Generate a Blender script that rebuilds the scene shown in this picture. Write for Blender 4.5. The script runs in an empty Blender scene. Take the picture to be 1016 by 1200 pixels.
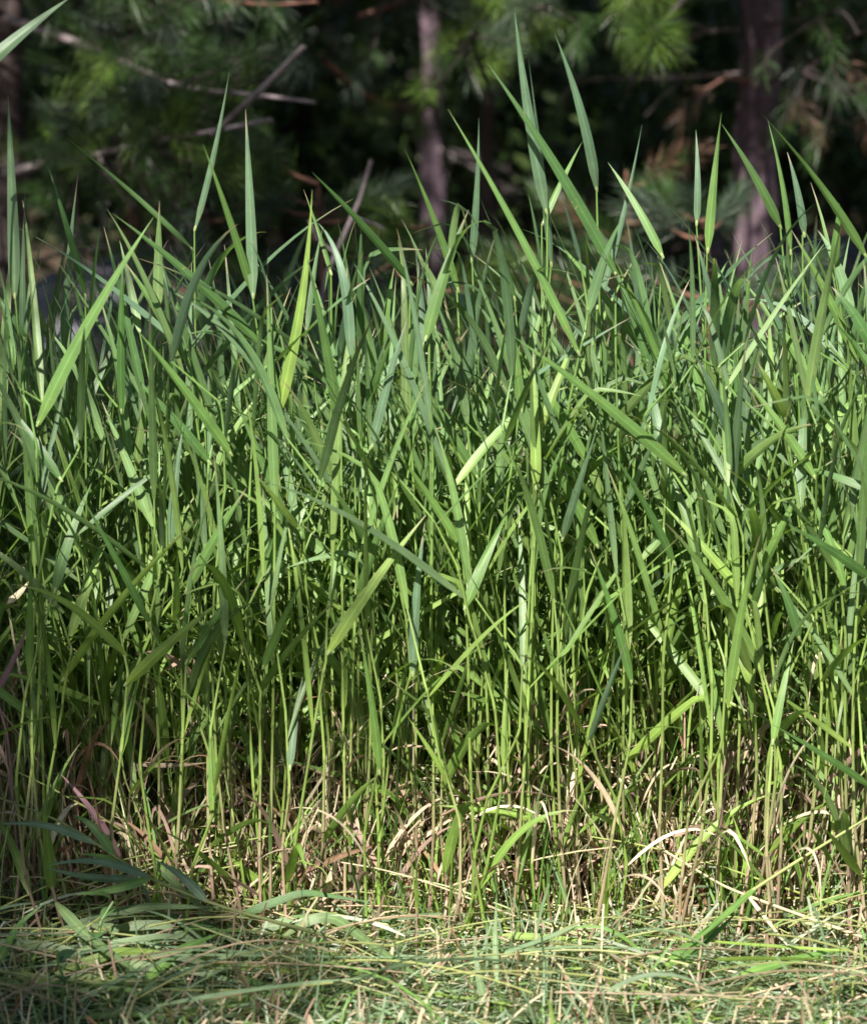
import bpy, math, random
import numpy as np
from mathutils import Vector, Matrix

random.seed(11)
rng = np.random.default_rng(11)
sc = bpy.context.scene
col = sc.collection
R = math.radians

# ------------------------------------------------------------------ camera, sky, sun, exposure
CAM = np.array([0.0, -3.0, 0.975]); PITCH = math.atan(490 / 3000)
cd = bpy.data.cameras.new('camera'); cam = bpy.data.objects.new('camera', cd); col.objects.link(cam)
cam.location = CAM; cam.rotation_euler = (math.pi / 2 - PITCH, 0, 0)
cd.sensor_fit = 'VERTICAL'; cd.sensor_height = 24; cd.lens = 60
cd.clip_start = 0.05; cd.clip_end = 600
cd.dof.use_dof = True; cd.dof.focus_distance = 3.1; cd.dof.aperture_fstop = 3.5
sc.camera = cam

SUN_EL = 43; SUN_AZ = (-0.33, -0.94)                      # behind the camera, to its left
h = math.hypot(*SUN_AZ); ce = math.cos(R(SUN_EL))
S = Vector((SUN_AZ[0] / h * ce, SUN_AZ[1] / h * ce, math.sin(R(SUN_EL))))
w = bpy.data.worlds.new('World'); sc.world = w; w.use_nodes = True
nt = w.node_tree; bg = nt.nodes['Background']
sky = nt.nodes.new('ShaderNodeTexSky'); sky.sky_type = 'NISHITA'; sky.sun_disc = False
sky.sun_elevation = R(SUN_EL); sky.sun_rotation = math.atan2(S.x, S.y)
nt.links.new(sky.outputs[0], bg.inputs[0]); bg.inputs[1].default_value = 0.052
sl = bpy.data.lights.new('sun', 'SUN'); sl.energy = 5.0; sl.angle = R(0.5); sl.color = (1, 0.95, 0.86)
so = bpy.data.objects.new('sun', sl); col.objects.link(so); so.location = (-4, -6, 12)
so.rotation_euler = (-S).to_track_quat('-Z', 'Y').to_euler()
vs = sc.view_settings; vs.view_transform = 'Standard'; vs.look = 'None'; vs.gamma = 1
vs.use_curve_mapping = False; vs.exposure = 1.47

# ------------------------------------------------------------------ helpers
FWD = np.array([0, math.cos(PITCH), -math.sin(PITCH)]); UP = np.array([0, math.sin(PITCH), math.cos(PITCH)])
RT = np.array([1.0, 0, 0])
def at(px, py, Y):
    d = FWD * 3000 + RT * (px - 508) + UP * (600 - py)
    return CAM + d * ((Y - CAM[1]) / d[1])
def mpp(Y):                                                # metres per photograph pixel at depth Y
    return (Y - CAM[1]) / 3000

def nodes(name):
    m = bpy.data.materials.new(name); m.use_nodes = True
    n = m.node_tree; return m, n, n.nodes, n.links, n.nodes['Principled BSDF'], n.nodes['Material Output']

def blade_material(name, trans, rough, spec, tcol):
    m, n, N, L, b, out = nodes(name)
    at_ = N.new('ShaderNodeAttribute'); at_.attribute_name = 'tint'
    uv = N.new('ShaderNodeUVMap')
    sep = N.new('ShaderNodeSeparateXYZ'); L.new(uv.outputs[0], sep.inputs[0])
    # parallel veins across the blade
    mu = N.new('ShaderNodeMath'); mu.operation = 'MULTIPLY'; mu.inputs[1].default_value = 62
    L.new(sep.outputs[0], mu.inputs[0])
    sn = N.new('ShaderNodeMath'); sn.operation = 'SINE'; L.new(mu.outputs[0], sn.inputs[0])
    vr = N.new('ShaderNodeMapRange'); vr.inputs[1].default_value = -1; vr.inputs[2].default_value = 1
    vr.inputs[3].default_value = 0.84; vr.inputs[4].default_value = 1.12; L.new(sn.outputs[0], vr.inputs[0])
    geo = N.new('ShaderNodeNewGeometry')
    nz = N.new('ShaderNodeTexNoise'); nz.inputs['Scale'].default_value = 45; nz.inputs['Detail'].default_value = 3
    L.new(geo.outputs['Position'], nz.inputs['Vector'])
    nr = N.new('ShaderNodeMapRange'); nr.inputs[1].default_value = .3; nr.inputs[2].default_value = .7
    nr.inputs[3].default_value = 0.86; nr.inputs[4].default_value = 1.12; L.new(nz.outputs[0], nr.inputs[0])
    mm = N.new('ShaderNodeMath'); mm.operation = 'MULTIPLY'; L.new(vr.outputs[0], mm.inputs[0]); L.new(nr.outputs[0], mm.inputs[1])
    ab = N.new('ShaderNodeMath'); ab.operation = 'SUBTRACT'; ab.inputs[1].default_value = .5; L.new(sep.outputs[0], ab.inputs[0])
    ab2 = N.new('ShaderNodeMath'); ab2.operation = 'ABSOLUTE'; L.new(ab.outputs[0], ab2.inputs[0])
    rb_ = N.new('ShaderNodeMapRange'); rb_.inputs[1].default_value = .03; rb_.inputs[2].default_value = .07; rb_.inputs[3].default_value = 1.35; rb_.inputs[4].default_value = 1
    L.new(ab2.outputs[0], rb_.inputs[0])
    mr = N.new('ShaderNodeMath'); mr.operation = 'MULTIPLY'; L.new(mm.outputs[0], mr.inputs[0]); L.new(rb_.outputs[0], mr.inputs[1]); mm = mr
    sk = N.new('ShaderNodeTexNoise'); sk.inputs['Scale'].default_value = 190; L.new(geo.outputs['Position'], sk.inputs['Vector'])
    sr = N.new('ShaderNodeMapRange'); sr.inputs[1].default_value = .68; sr.inputs[2].default_value = .74; sr.inputs[4].default_value = .6; L.new(sk.outputs[0], sr.inputs[0])
    cm = N.new('ShaderNodeMix'); cm.data_type = 'RGBA'; cm.blend_type = 'MULTIPLY'; cm.inputs[0].default_value = 1
    L.new(at_.outputs['Color'], cm.inputs[6]); L.new(mm.outputs[0], cm.inputs[7])
    sp = N.new('ShaderNodeMix'); sp.data_type = 'RGBA'; L.new(sr.outputs[0], sp.inputs[0]); L.new(cm.outputs[2], sp.inputs[6]); sp.inputs[7].default_value = (.32, .24, .10, 1); cm = sp
    L.new(cm.outputs[2], b.inputs['Base Color'])
    b.inputs['Roughness'].default_value = rough; b.inputs['Specular IOR Level'].default_value = spec
    tr = N.new('ShaderNodeBsdfTranslucent')
    tm = N.new('ShaderNodeMix'); tm.data_type = 'RGBA'; tm.blend_type = 'MULTIPLY'; tm.inputs[0].default_value = 1
    L.new(cm.outputs[2], tm.inputs[6]); tm.inputs[7].default_value = (*tcol, 1); L.new(tm.outputs[2], tr.inputs[0])
    mx = N.new('ShaderNodeMixShader'); mx.inputs[0].default_value = trans
    L.new(b.outputs[0], mx.inputs[1]); L.new(tr.outputs[0], mx.inputs[2]); L.new(mx.outputs[0], out.inputs[0])
    bp = N.new('ShaderNodeBump'); bp.inputs['Strength'].default_value = 0.25; bp.inputs['Distance'].default_value = 0.0004
    L.new(sn.outputs[0], bp.inputs['Height']); L.new(bp.outputs[0], b.inputs['Normal'])
    return m
M_BLADE = blade_material('green_blade', 0.40, 0.40, 0.5, (1.22, 1.28, 0.5))
M_DRY = blade_material('dry_blade', 0.22, 0.6, 0.3, (1.1, 1.0, 0.8))

def noise_material(name, c0, c1, scale, rough=0.9, bump=0.5, dist=0.01, c2=None, stretch=(1, 1, 1), s2=None):
    m, n, N, L, b, out = nodes(name)
    tc = N.new('ShaderNodeTexCoord'); mp = N.new('ShaderNodeMapping'); mp.inputs['Scale'].default_value = stretch
    L.new(tc.outputs['Object'], mp.inputs[0])
    a = N.new('ShaderNodeTexNoise'); a.inputs['Scale'].default_value = scale; a.inputs['Detail'].default_value = 8
    a.inputs['Roughness'].default_value = .65; L.new(mp.outputs[0], a.inputs['Vector'])
    r = N.new('ShaderNodeValToRGB'); r.color_ramp.elements[0].color = (*c0, 1); r.color_ramp.elements[1].color = (*c1, 1)
    r.color_ramp.elements[0].position = .35; r.color_ramp.elements[1].position = .65
    L.new(a.outputs[0], r.inputs[0]); last = r.outputs[0]
    if c2:
        a2 = N.new('ShaderNodeTexNoise'); a2.inputs['Scale'].default_value = s2; a2.inputs['Detail'].default_value = 5
        L.new(mp.outputs[0], a2.inputs['Vector'])
        r2 = N.new('ShaderNodeMapRange'); r2.inputs[1].default_value = .47; r2.inputs[2].default_value = .58
        L.new(a2.outputs[0], r2.inputs[0])
        x = N.new('ShaderNodeMix'); x.data_type = 'RGBA'; L.new(r2.outputs[0], x.inputs[0])
        L.new(last, x.inputs[6]); x.inputs[7].default_value = (*c2, 1); last = x.outputs[2]
    L.new(last, b.inputs['Base Color']); b.inputs['Roughness'].default_value = rough
    b.inputs['Specular IOR Level'].default_value = .25
    bp = N.new('ShaderNodeBump'); bp.inputs['Strength'].default_value = bump; bp.inputs['Distance'].default_value = dist
    L.new(a.outputs[0], bp.inputs['Height']); L.new(bp.outputs[0], b.inputs['Normal'])
    return m
M_GROUND = noise_material('litter_soil', (0.035, 0.024, 0.015), (0.13, 0.085, 0.05), 9, .95, .8, .02,
                          c2=(0.045, 0.06, 0.02), s2=0.55)
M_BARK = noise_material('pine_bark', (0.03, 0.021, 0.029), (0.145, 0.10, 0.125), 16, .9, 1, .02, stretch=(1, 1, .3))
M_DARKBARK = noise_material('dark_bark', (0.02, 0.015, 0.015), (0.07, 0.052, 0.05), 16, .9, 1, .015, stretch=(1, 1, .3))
M_TWIG = noise_material('grey_twig', (0.10, 0.08, 0.085), (0.26, 0.215, 0.22), 30, .9, .5, .004)
M_REDTWIG = noise_material('red_brown_twig', (0.09, 0.045, 0.035), (0.20, 0.10, 0.07), 30, .9, .5, .004)
M_ROCK = noise_material('grey_rock', (0.06, 0.056, 0.075), (0.15, 0.14, 0.18), 5, .9, .8, .03, c2=(0.10, 0.11, 0.07), s2=3)

def mesh_obj(name, V, F, mat, parent=None, tint=None, uv=None, smooth=True):
    V = np.asarray(V, np.float32); me = bpy.data.meshes.new(name)
    if isinstance(F, np.ndarray):
        k = F.shape[1]
        me.vertices.add(len(V)); me.vertices.foreach_set('co', V.ravel())
        me.loops.add(F.size); me.loops.foreach_set('vertex_index', F.ravel().astype(np.int32))
        me.polygons.add(len(F)); me.polygons.foreach_set('loop_start', np.arange(0, F.size, k, dtype=np.int32))
        fl = F.ravel()
    else:
        me.from_pydata(V.tolist(), [], F)
        fl = np.array([i for f in F for i in f])
    me.update()
    if smooth: me.polygons.foreach_set('use_smooth', np.ones(len(me.polygons), bool))
    if tint is not None:
        c = me.color_attributes.new('tint', 'FLOAT_COLOR', 'POINT')
        t = np.ones((len(V), 4), np.float32); t[:, :3] = tint; c.data.foreach_set('color', t.ravel())
    if uv is not None:
        u = me.uv_layers.new(name='UVMap'); u.data.foreach_set('uv', np.asarray(uv, np.float32)[fl].ravel())
    me.materials.append(mat)
    o = bpy.data.objects.new(name, me); col.objects.link(o)
    if parent: o.parent = parent
    return o
def empty(name, loc):
    o = bpy.data.objects.new(name, None); o.empty_display_size = .05; col.objects.link(o); o.location = loc
    return o
def tag(o, label=None, cat=None, group=None, kind=None):
    if label: o['label'] = label
    if cat: o['category'] = cat
    if group: o['group'] = group
    if kind: o['kind'] = kind
    return o

ANCH = [(-.44, 'the dark left pine'), (-.30, 'the boulder'), (-.17, 'the grey forked limb'), (-.05, 'the bare grey stick'), (.035, 'the mauve trunk'), (.14, 'the thin dark stem'), (.30, 'the round needle tuft'), (.44, 'the thick scaly pine'), (9, 'the far boulder')]
def anchor(x): return next(n for a, n in ANCH if x < a)

class Geo:                                                 # collects quads with tint and uv
    def __init__(s): s.V = []; s.F = []; s.T = []; s.U = []; s.n = 0
    def add(s, g):
        v, f, t, u = g; s.V.append(v); s.F.append(f + s.n); s.T.append(t); s.U.append(u); s.n += len(v)
    def build(s, name, mat, parent=None, origin=None):
        V = np.concatenate(s.V)
        if origin is not None: V = V - np.asarray(origin)
        return mesh_obj(name, V, np.concatenate(s.F), mat, parent, np.concatenate(s.T), np.concatenate(s.U))

_grid = {}
def grid_faces(n, c):
    if (n, c) not in _grid:
        _grid[n, c] = np.array([[i * c + j, i * c + j + 1, (i + 1) * c + j + 1, (i + 1) * c + j]
                                for i in range(n - 1) for j in range(c - 1)])
    return _grid[n, c]
def unit(v): return v / (np.linalg.norm(v, axis=-1, keepdims=True) + 1e-12)

def blade_geo(C, W, width, colour, fold=0.25, prof='leaf', tipc=None, basec=None, c=3):
    """a blade along the centre line C (n,3) with the width direction W (n,3)"""
    n = len(C); s = np.linspace(0, 1, n)
    if prof == 'leaf':
        wd = np.clip(0.34 + s / 0.13 * 0.66, 0, 1) * (1 - np.clip((s - .22) / .78, 0, 1) ** 1.55)
    else:                                                  # a cut piece keeps its width
        wd = np.clip(0.7 + s * 2, 0, 1) * (1 - .35 * s)
    wd = np.maximum(wd, 0.02) * width * .5
    T = unit(np.gradient(C, axis=0)); W = unit(W - T * (W * T).sum(1, keepdims=True)); Nn = np.cross(T, W)
    k = np.linspace(-1, 1, c)
    off = (1 - np.abs(k)) * fold
    V = C[:, None] + W[:, None] * (wd[:, None] * k[None])[..., None] - Nn[:, None] * (wd[:, None] * off[None])[..., None]
    col_ = np.tile(np.asarray(colour, float), (n, 1))
    bc = np.asarray(basec if basec is not None else np.asarray(colour) * (1.35, 1.22, 1.15))
    kb = np.clip(1 - s / .22, 0, 1)[:, None] ** 1.3; col_ = col_ * (1 - kb) + bc * kb
    if tipc is not None:
        kt = np.clip((s - .82) / .18, 0, 1)[:, None]; col_ = col_ * (1 - kt) + np.asarray(tipc) * kt
    T_ = np.repeat(col_, c, axis=0)
    rib = np.tile(np.where(np.abs(k) < .01, 1.05, 1.0), n)[:, None]
    U = np.stack([np.tile((k + 1) / 2, n), np.repeat(s, c)], 1)
    return V.reshape(-1, 3), grid_faces(n, c), T_ * rib, U

def tube_geo(C, r, colours, k=5):
    n = len(C); T = unit(np.gradient(C, axis=0)); ref = np.array([.31, .95, .05]) if abs(T[0][2]) > .6 else np.array([0, 0, 1.])
    A = unit(np.cross(T, ref)); B = np.cross(T, A); a = np.linspace(0, 2 * math.pi, k, endpoint=False)
    r = np.broadcast_to(np.asarray(r, float), (n,))
    V = C[:, None] + r[:, None, None] * (np.cos(a)[None, :, None] * A[:, None] + np.sin(a)[None, :, None] * B[:, None])
    F = np.array([[i * k + j, i * k + (j + 1) % k, (i + 1) * k + (j + 1) % k, (i + 1) * k + j] for i in range(n - 1) for j in range(k)])
    t = np.repeat(np.broadcast_to(np.asarray(colours, float), (n, 3)), k, axis=0)
    U = np.stack([np.tile(np.arange(k) / k * .3, n), np.repeat(np.linspace(0, 1, n), k)], 1)
    return V.reshape(-1, 3), F, t, U

# leaf colours
BLUE = np.array([0.112, 0.19, 0.118]); MID = np.array([0.122, 0.23, 0.056]); YEL = np.array([0.205, 0.31, 0.062])
DEEP = np.array([0.062, 0.14, 0.035])
TAN = np.array([0.46, 0.36, 0.25]); PINK = np.array([0.38, 0.255, 0.205]); STRAW = np.array([0.60, 0.52, 0.36]); RUST = np.array([0.24, 0.14, 0.085])
PURP = np.array([0.25, 0.145, 0.165])
def leaf_colour(z, r=random):
    k = min(max((z - .15) / .55, 0), 1)
    c = YEL * (1 - k) + BLUE * k
    c = c * .55 + [BLUE, MID, YEL, DEEP, MID][r.randrange(5)] * .45
    return c * r.uniform(.65, 1.25)
def dry_colour(r=random):
    return [TAN, PINK, STRAW, RUST, TAN, PINK, PINK, STRAW][r.randrange(8)] * r.uniform(.6, 1.15)

def free_leaf(p, az, tilt, length, width, droop, twist, face, n=11):
    """centre line and width direction of a blade leaving p"""
    s = np.linspace(0, 1, n); th = tilt + droop * s ** 2
    if random.random() < .15: th = th + np.clip((s - random.uniform(.45, .7)) / .12, 0, 1) * random.uniform(.6, 1.5)
    d = np.stack([np.sin(th) * math.cos(az), np.sin(th) * math.sin(az), np.cos(th)], 1)
    C = p + np.concatenate([[np.zeros(3)], np.cumsum((d[1:] + d[:-1]) * .5, axis=0) * (length / (n - 1))])
    side = np.array([-math.sin(az), math.cos(az), 0]); T = unit(d); Nn = np.cross(T, side)
    a = face + twist * s
    W = side[None] * np.cos(a)[:, None] + Nn * np.sin(a)[:, None]
    return C, W

def cap(C, y0=225):
    zm = at(508, y0 + random.uniform(-15, 90), C[0][1])[2]
    k = int(np.argmax(C[:, 2]))
    if C[k][2] <= zm: return C
    f = (zm - C[0][2]) / (C[k][2] - C[0][2])
    return None if f < .3 else C[0] + (C - C[0]) * f
def stem_line(g, top, n=12, bow=None):
    s = np.linspace(0, 1, n)[:, None]
    b = np.array([random.gauss(0, .02), random.gauss(0, .015), 0]) if bow is None else bow
    C = g * (1 - s) + top * s + b * np.sin(s * math.pi) + np.array([random.gauss(0, .003), 0, 0]) * np.sin(s * 9)
    return C
def stem_parts(C, r0, r1):
    # resample with swollen joints and slightly wider sheaths below the collars
    L = float(np.linalg.norm(np.diff(C, axis=0), axis=1).sum()); nn = max(2, int(L / .085)); off = random.uniform(0, .05); us = [0.]; kind = [0]
    for i in range(nn):
        u = (i * .085 + off + random.uniform(-.01, .01)) / L
        if not us[-1] < u - .006 / L < 1 - .016 / L: continue
        for du, k in ((-.0035, 0), (0., 1), (.0035, 2), (.012, 2)): us.append(min(u + du / L, 1)); kind.append(k)
    us.append(1.); kind.append(0); us = np.array(us); t = np.linspace(0, 1, len(C))
    P = np.stack([np.interp(us, t, C[:, j]) for j in range(3)], 1); kd = np.array(kind)
    r = r0 + (r1 - r0) * us; r = r * np.where(kd == 1, 1.5, np.where(kd == 2, 1.22, 1.0))
    c = stem_colours(P) * np.where(kd == 1, .62, np.where(kd == 2, 1.12, 1.0))[:, None]
    return P, r, c
def stem_colours(C, hue=None):
    z = C[:, 2:3]; hue = hue if hue is not None else random.random()
    low = (PINK if hue < .45 else TAN if hue < .75 else YEL * 1.2) * random.uniform(.7, 1.05)
    mid = np.array([0.27, 0.37, 0.10]) * random.uniform(.75, 1.15); hi = np.array([0.16, 0.28, 0.075])
    a = np.clip((z - .08) / .14, 0, 1); b = np.clip((z - .3) / .3, 0, 1)
    return (low * (1 - a) + mid * a) * (1 - b) + hi * b

def leaf_set(C, count, lean, zmin, small=1.0, top=True):
    """free leaves along a stem: yields (centre, width dir, width, colour, tip colour, dry)"""
    az0 = random.uniform(0, 2 * math.pi); out = []; H = C[-1][2]
    zs = np.linspace(zmin, H, count) + np.array([random.uniform(-.03, .03) for _ in range(count)]); zs[-1] = H
    for i, z in enumerate(zs):
        if i == count - 1 and not top: break
        z = min(max(z, .04), H); f = np.interp(z, C[:, 2], np.arange(len(C))); i0 = int(min(f, len(C) - 2))
        p = C[i0] + (C[i0 + 1] - C[i0]) * (f - i0)
        az = az0 + math.pi * i + random.gauss(0, .4)
        tilt = random.uniform(.2, 1.05) if i < count - 1 else random.uniform(.04, .42)
        dv = np.array([math.cos(az) * math.sin(tilt) + lean, math.sin(az) * math.sin(tilt), math.cos(tilt)])
        az = math.atan2(dv[1], dv[0]); tilt = math.atan2(math.hypot(dv[0], dv[1]), dv[2])
        L = random.uniform(.14, .28) * small * (1 if z > .2 else .75)
        dry = z < .16 and random.random() < .5
        c = dry_colour() if dry else leaf_colour(z)
        tip = None if random.random() < .4 else TAN * random.uniform(.6, 1)
        CL, WL = free_leaf(p, az, tilt, L, 0, (random.uniform(.0, .5) if random.random() < .8 else random.uniform(.5, 1.5)) + (random.uniform(.3, 1.4) if dry else 0),
                               random.gauss(0, .55), random.gauss(0, .6))
        CL = cap(CL)
        if CL is None: continue
        out.append((CL, WL, (.0065 + .0078 * random.random() ** 1.3) * small * (.6 if dry else 1), c, tip, dry))
    return out

# ------------------------------------------------------------------ ground
def ground():
    n = 90; a = np.linspace(-1, 1, n); g = np.sign(a) * np.abs(a) ** 3 * 260
    X, Y = np.meshgrid(g, g + 6); rr = np.hypot(X, Y)
    Z = .04 * np.sin(X * .9 + 1) * np.sin(Y * .7) * np.clip((rr - 3) / 6, 0, 1) + np.clip((Y - 14) / 120, 0, 1) * 2
    o = mesh_obj('ground', np.stack([X, Y, Z], -1).reshape(-1, 3), grid_faces(n, n), M_GROUND)
    o['kind'] = 'structure'
ground()

# ------------------------------------------------------------------ pines
def needle_mat(name, c, t):
    m, n, N, L, b, out = nodes(name)
    a = N.new('ShaderNodeAttribute'); a.attribute_name = 'tint'
    L.new(a.outputs['Color'], b.inputs['Base Color']); b.inputs['Roughness'].default_value = .4
    tr = N.new('ShaderNodeBsdfTranslucent'); L.new(a.outputs['Color'], tr.inputs[0])
    mx = N.new('ShaderNodeMixShader'); mx.inputs[0].default_value = t
    L.new(b.outputs[0], mx.inputs[1]); L.new(tr.outputs[0], mx.inputs[2]); L.new(mx.outputs[0], out.inputs[0])
    return m
M_NEEDLE = needle_mat('pine_needles', None, .25)
NG = np.array([0.036, 0.075, 0.02]); NY = np.array([0.085, 0.145, 0.025]); NB = np.array([0.05, 0.075, 0.05]); NR = np.array([0.11, 0.06, 0.04])

def shoot(g, p, d, n=110, L=.07, axis=.14, colour=None, wn=.0016, spread=.75):
    """one needle shoot: every needle is a narrow kite"""
    p = np.asarray(p, float); d = unit(np.asarray(d, float))
    ref = np.array([0, 0, 1.]) if abs(d[2]) < .8 else np.array([1., 0, 0])
    A = unit(np.cross(d, ref)); B = np.cross(d, A)
    s = rng.random(n); ph = rng.random(n) * 2 * math.pi
    sp = spread * (1.15 - .75 * s) + rng.normal(0, .12, n)
    dirs = d * np.cos(sp)[:, None] + (A * np.cos(ph)[:, None] + B * np.sin(ph)[:, None]) * np.sin(sp)[:, None]
    base = p + d * (s * axis)[:, None]
    ln = (L * rng.uniform(.75, 1.15, n))[:, None]
    sag = np.array([0, 0, -1.]) * (ln * rng.uniform(0, .18, n)[:, None])
    side = unit(np.cross(dirs, rng.normal(size=(n, 3)))) * wn * .5
    mid = base + dirs * ln * .5 + sag * .3; tip = base + dirs * ln + sag
    V = np.stack([base, mid + side, tip, mid - side], 1).reshape(-1, 3)
    F = np.arange(4 * n).reshape(n, 4)
    c = np.asarray(colour if colour is not None else NG) * rng.uniform(.7, 1.35, (n, 1))
    g.add((V, F, np.repeat(c, 4, axis=0), np.zeros((4 * n, 2))))

def smooth_path(pts, n=14):
    pts = np.asarray(pts, float)
    d = np.concatenate([[0], np.cumsum(np.linalg.norm(np.diff(pts, axis=0), axis=1))]); t = np.linspace(0, d[-1], n)
    P = np.stack([np.interp(t, d, pts[:, i]) for i in range(3)], 1)
    if n > 4:
        Q = P.copy(); Q[1:-1] = (P[:-2] + 2 * P[1:-1] + P[2:]) / 4; P = Q
    return P
ONE = np.ones(3)
def branch_part(name, pts, r0, r1, mat, parent, origin, shoots=None, k=6, n=14):
    g = Geo(); C = smooth_path(pts, n); g.add(tube_geo(C, np.linspace(r0, r1, len(C)), ONE, k))
    b = g.build(name, mat, parent, origin)
    if shoots:
        q = Geo(); wd = Geo(); has = False
        for sdef in shoots:
            p0, d, kw = sdef; shoot(q, p0, d, **kw)
        nd = q.build('needles', M_NEEDLE, b); nd['kind'] = 'stuff'
        nd.data.transform(Matrix.Translation(-Vector(origin)))
    return b

def bough_variant(seed, length, nshoot, cols, density=95, L=.065):
    """a generic bough along +X: wood mesh and needle mesh, shared by all its copies"""
    r = random.Random(seed); wood = Geo(); ned = Geo()
    ax = smooth_path([[0, 0, 0], [length * .4, 0, length * .05], [length * .75, r.uniform(-.05, .05), length * .04], [length, 0, length * .14]], 10)
    wood.add(tube_geo(ax, np.linspace(.014, .004, 10), ONE, 5))
    for i in range(nshoot):
        f = r.uniform(.22, 1); p = ax[int(f * 9)]
        a = r.choice((-1, 1)) * r.uniform(.5, 1.1); l = r.uniform(.12, .34) * (1.25 - f) * length / .9 + .05
        d = np.array([math.cos(a), math.sin(a), r.uniform(-.25, .35)])
        e = p + unit(d) * l; wood.add(tube_geo(smooth_path([p, (p + e) / 2 + [0, 0, -.01], e], 4), [.005, .004, .0035, .003], ONE, 4))
        m = max(1, int(l / .1))
        for j in range(m):
            q = p + (e - p) * (1 - j / (m + .3)); dd = unit(d) + np.array([0, 0, r.uniform(.1, .5)])
            shoot(ned, q, dd, n=density, L=L, axis=.12, colour=cols[r.randrange(len(cols))], wn=.0030)
    shoot(ned, ax[-1], [1, 0, .4], n=density, L=L, axis=.14, colour=cols[0], wn=.0030)
    a = wood.build('branch', M_DARKBARK); b = ned.build('needles', M_NEEDLE)
    md = (a.data, b.data); bpy.data.objects.remove(a); bpy.data.objects.remove(b)
    return md
BOUGHS = [bough_variant(1, 1.0, 13, [NG, NB, NY]), bough_variant(2, 1.3, 17, [NG, NG, NB]), bough_variant(3, .8, 10, [NY, NG, NB]),
          bough_variant(4, 1.1, 12, [NG, NB, NR])]
DEADB = []
for sd in (5, 6):
    r_ = random.Random(sd); gw = Geo(); ax = smooth_path([[0, 0, 0], [.4, .02, .03], [.75, -.04, -.02]], 8); gw.add(tube_geo(ax, np.linspace(.01, .002, 8), ONE, 5))
    for i in range(11):
        p = ax[r_.randrange(2, 8)]; e = p + np.array([r_.uniform(.05, .2), r_.uniform(-.2, .2), r_.uniform(-.16, .12)])
        gw.add(tube_geo(smooth_path([p, (p + e) / 2 + [0, 0, .015], e], 4), [.004, .003, .002, .001], ONE, 4))
    o_ = gw.build('branch', M_TWIG); DEADB.append(o_.data); bpy.data.objects.remove(o_)

RAYS = []                                                  # gaps cut in the crowns to let sun onto chosen trunks and needles
def in_gap(p0, p1):
    Sn = np.array(S)
    for q, rad in RAYS:
        for f in (.25, .5, .75, 1.0):
            d = p0 + (p1 - p0) * f - q; t = d @ Sn
            if t > .35 and np.linalg.norm(d - t * Sn) < rad: return True
    return False
RAYS += [(at(507, 175, 7.0), .62), (at(888, 275, 4.1), .2), (at(766, 44, 2.58), .26), (at(270, 130, 2.2), .6), (at(190, 140, 2.4), .4), (at(600, 40, 2.8), .3), (at(340, 150, 2.1), .5)]
def pine(px, Y, dia, height, label, bark, crown0=1.3, n=40, lean=(0, 0), x=None, dead=5, blen=1.0, gap=None, seed=0, group='pine trees behind the tall grass'):
    r = random.Random(seed)
    gx = at(px, 110, Y)[0] if x is None else x
    root = empty('pine_tree', (gx, Y, 0)); tag(root, label, 'pine tree', group)
    g = Geo(); pts = [[0, 0, -.05], [lean[0] * .15, lean[1] * .15, height * .2], [lean[0] * .5, lean[1] * .5, height * .55], [lean[0], lean[1], height]]
    C = smooth_path(pts, 40); C[1:-1] += rng.normal(0, dia * .04, (38, 3)) * [1, 1, 0]
    k = 14; rad = dia * .5 * (1 - .8 * np.linspace(0, 1, 40)) ; rad[0] *= 1.3
    v, f, t, u = tube_geo(C, rad, ONE, k)
    v = v + (v - np.repeat(C, k, axis=0)) * rng.normal(0, .09, (len(v), 1)); g.add((v, f, t, u))
    g.build('trunk', bark, root)
    for i in range(n):
        z = crown0 + (height - crown0) * (i + r.random()) / n; az = r.uniform(0, 2 * math.pi)
        if gap and gap(az, z): continue
        wood, ned = BOUGHS[r.randrange(4)]; sc_ = blen * (1.25 - .85 * (z - crown0) / (height - crown0)) * r.uniform(.75, 1.15)
        c0 = np.array([gx, Y, z]); ry = r.uniform(-.35, .15)
        c1 = c0 + np.array([math.cos(az) * math.cos(ry), math.sin(az) * math.cos(ry), -math.sin(ry)]) * sc_ * 1.15
        if in_gap(c0, c1): continue
        b = bpy.data.objects.new('branch', wood); col.objects.link(b); b.parent = root
        c = [np.interp(z, C[:, 2], C[:, j]) for j in range(2)]
        b.location = (c[0], c[1], z); b.scale = (sc_,) * 3; b.rotation_euler = (r.uniform(-.3, .3), ry, az)
        nn = bpy.data.objects.new('needles', ned); col.objects.link(nn); nn.parent = b; nn['kind'] = 'stuff'
    for i in range(dead):
        z = r.uniform(.5, crown0 + .3); b = bpy.data.objects.new('dead_branch', DEADB[r.randrange(2)]); col.objects.link(b); b.parent = root
        c = [np.interp(z, C[:, 2], C[:, j]) for j in range(2)]
        b.location = (c[0], c[1], z); b.rotation_euler = (r.uniform(-2, 2), r.uniform(-.2, .35), r.uniform(0, 6.28)); b.scale = (r.uniform(.6, 1.1),) * 3
    return root

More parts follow.
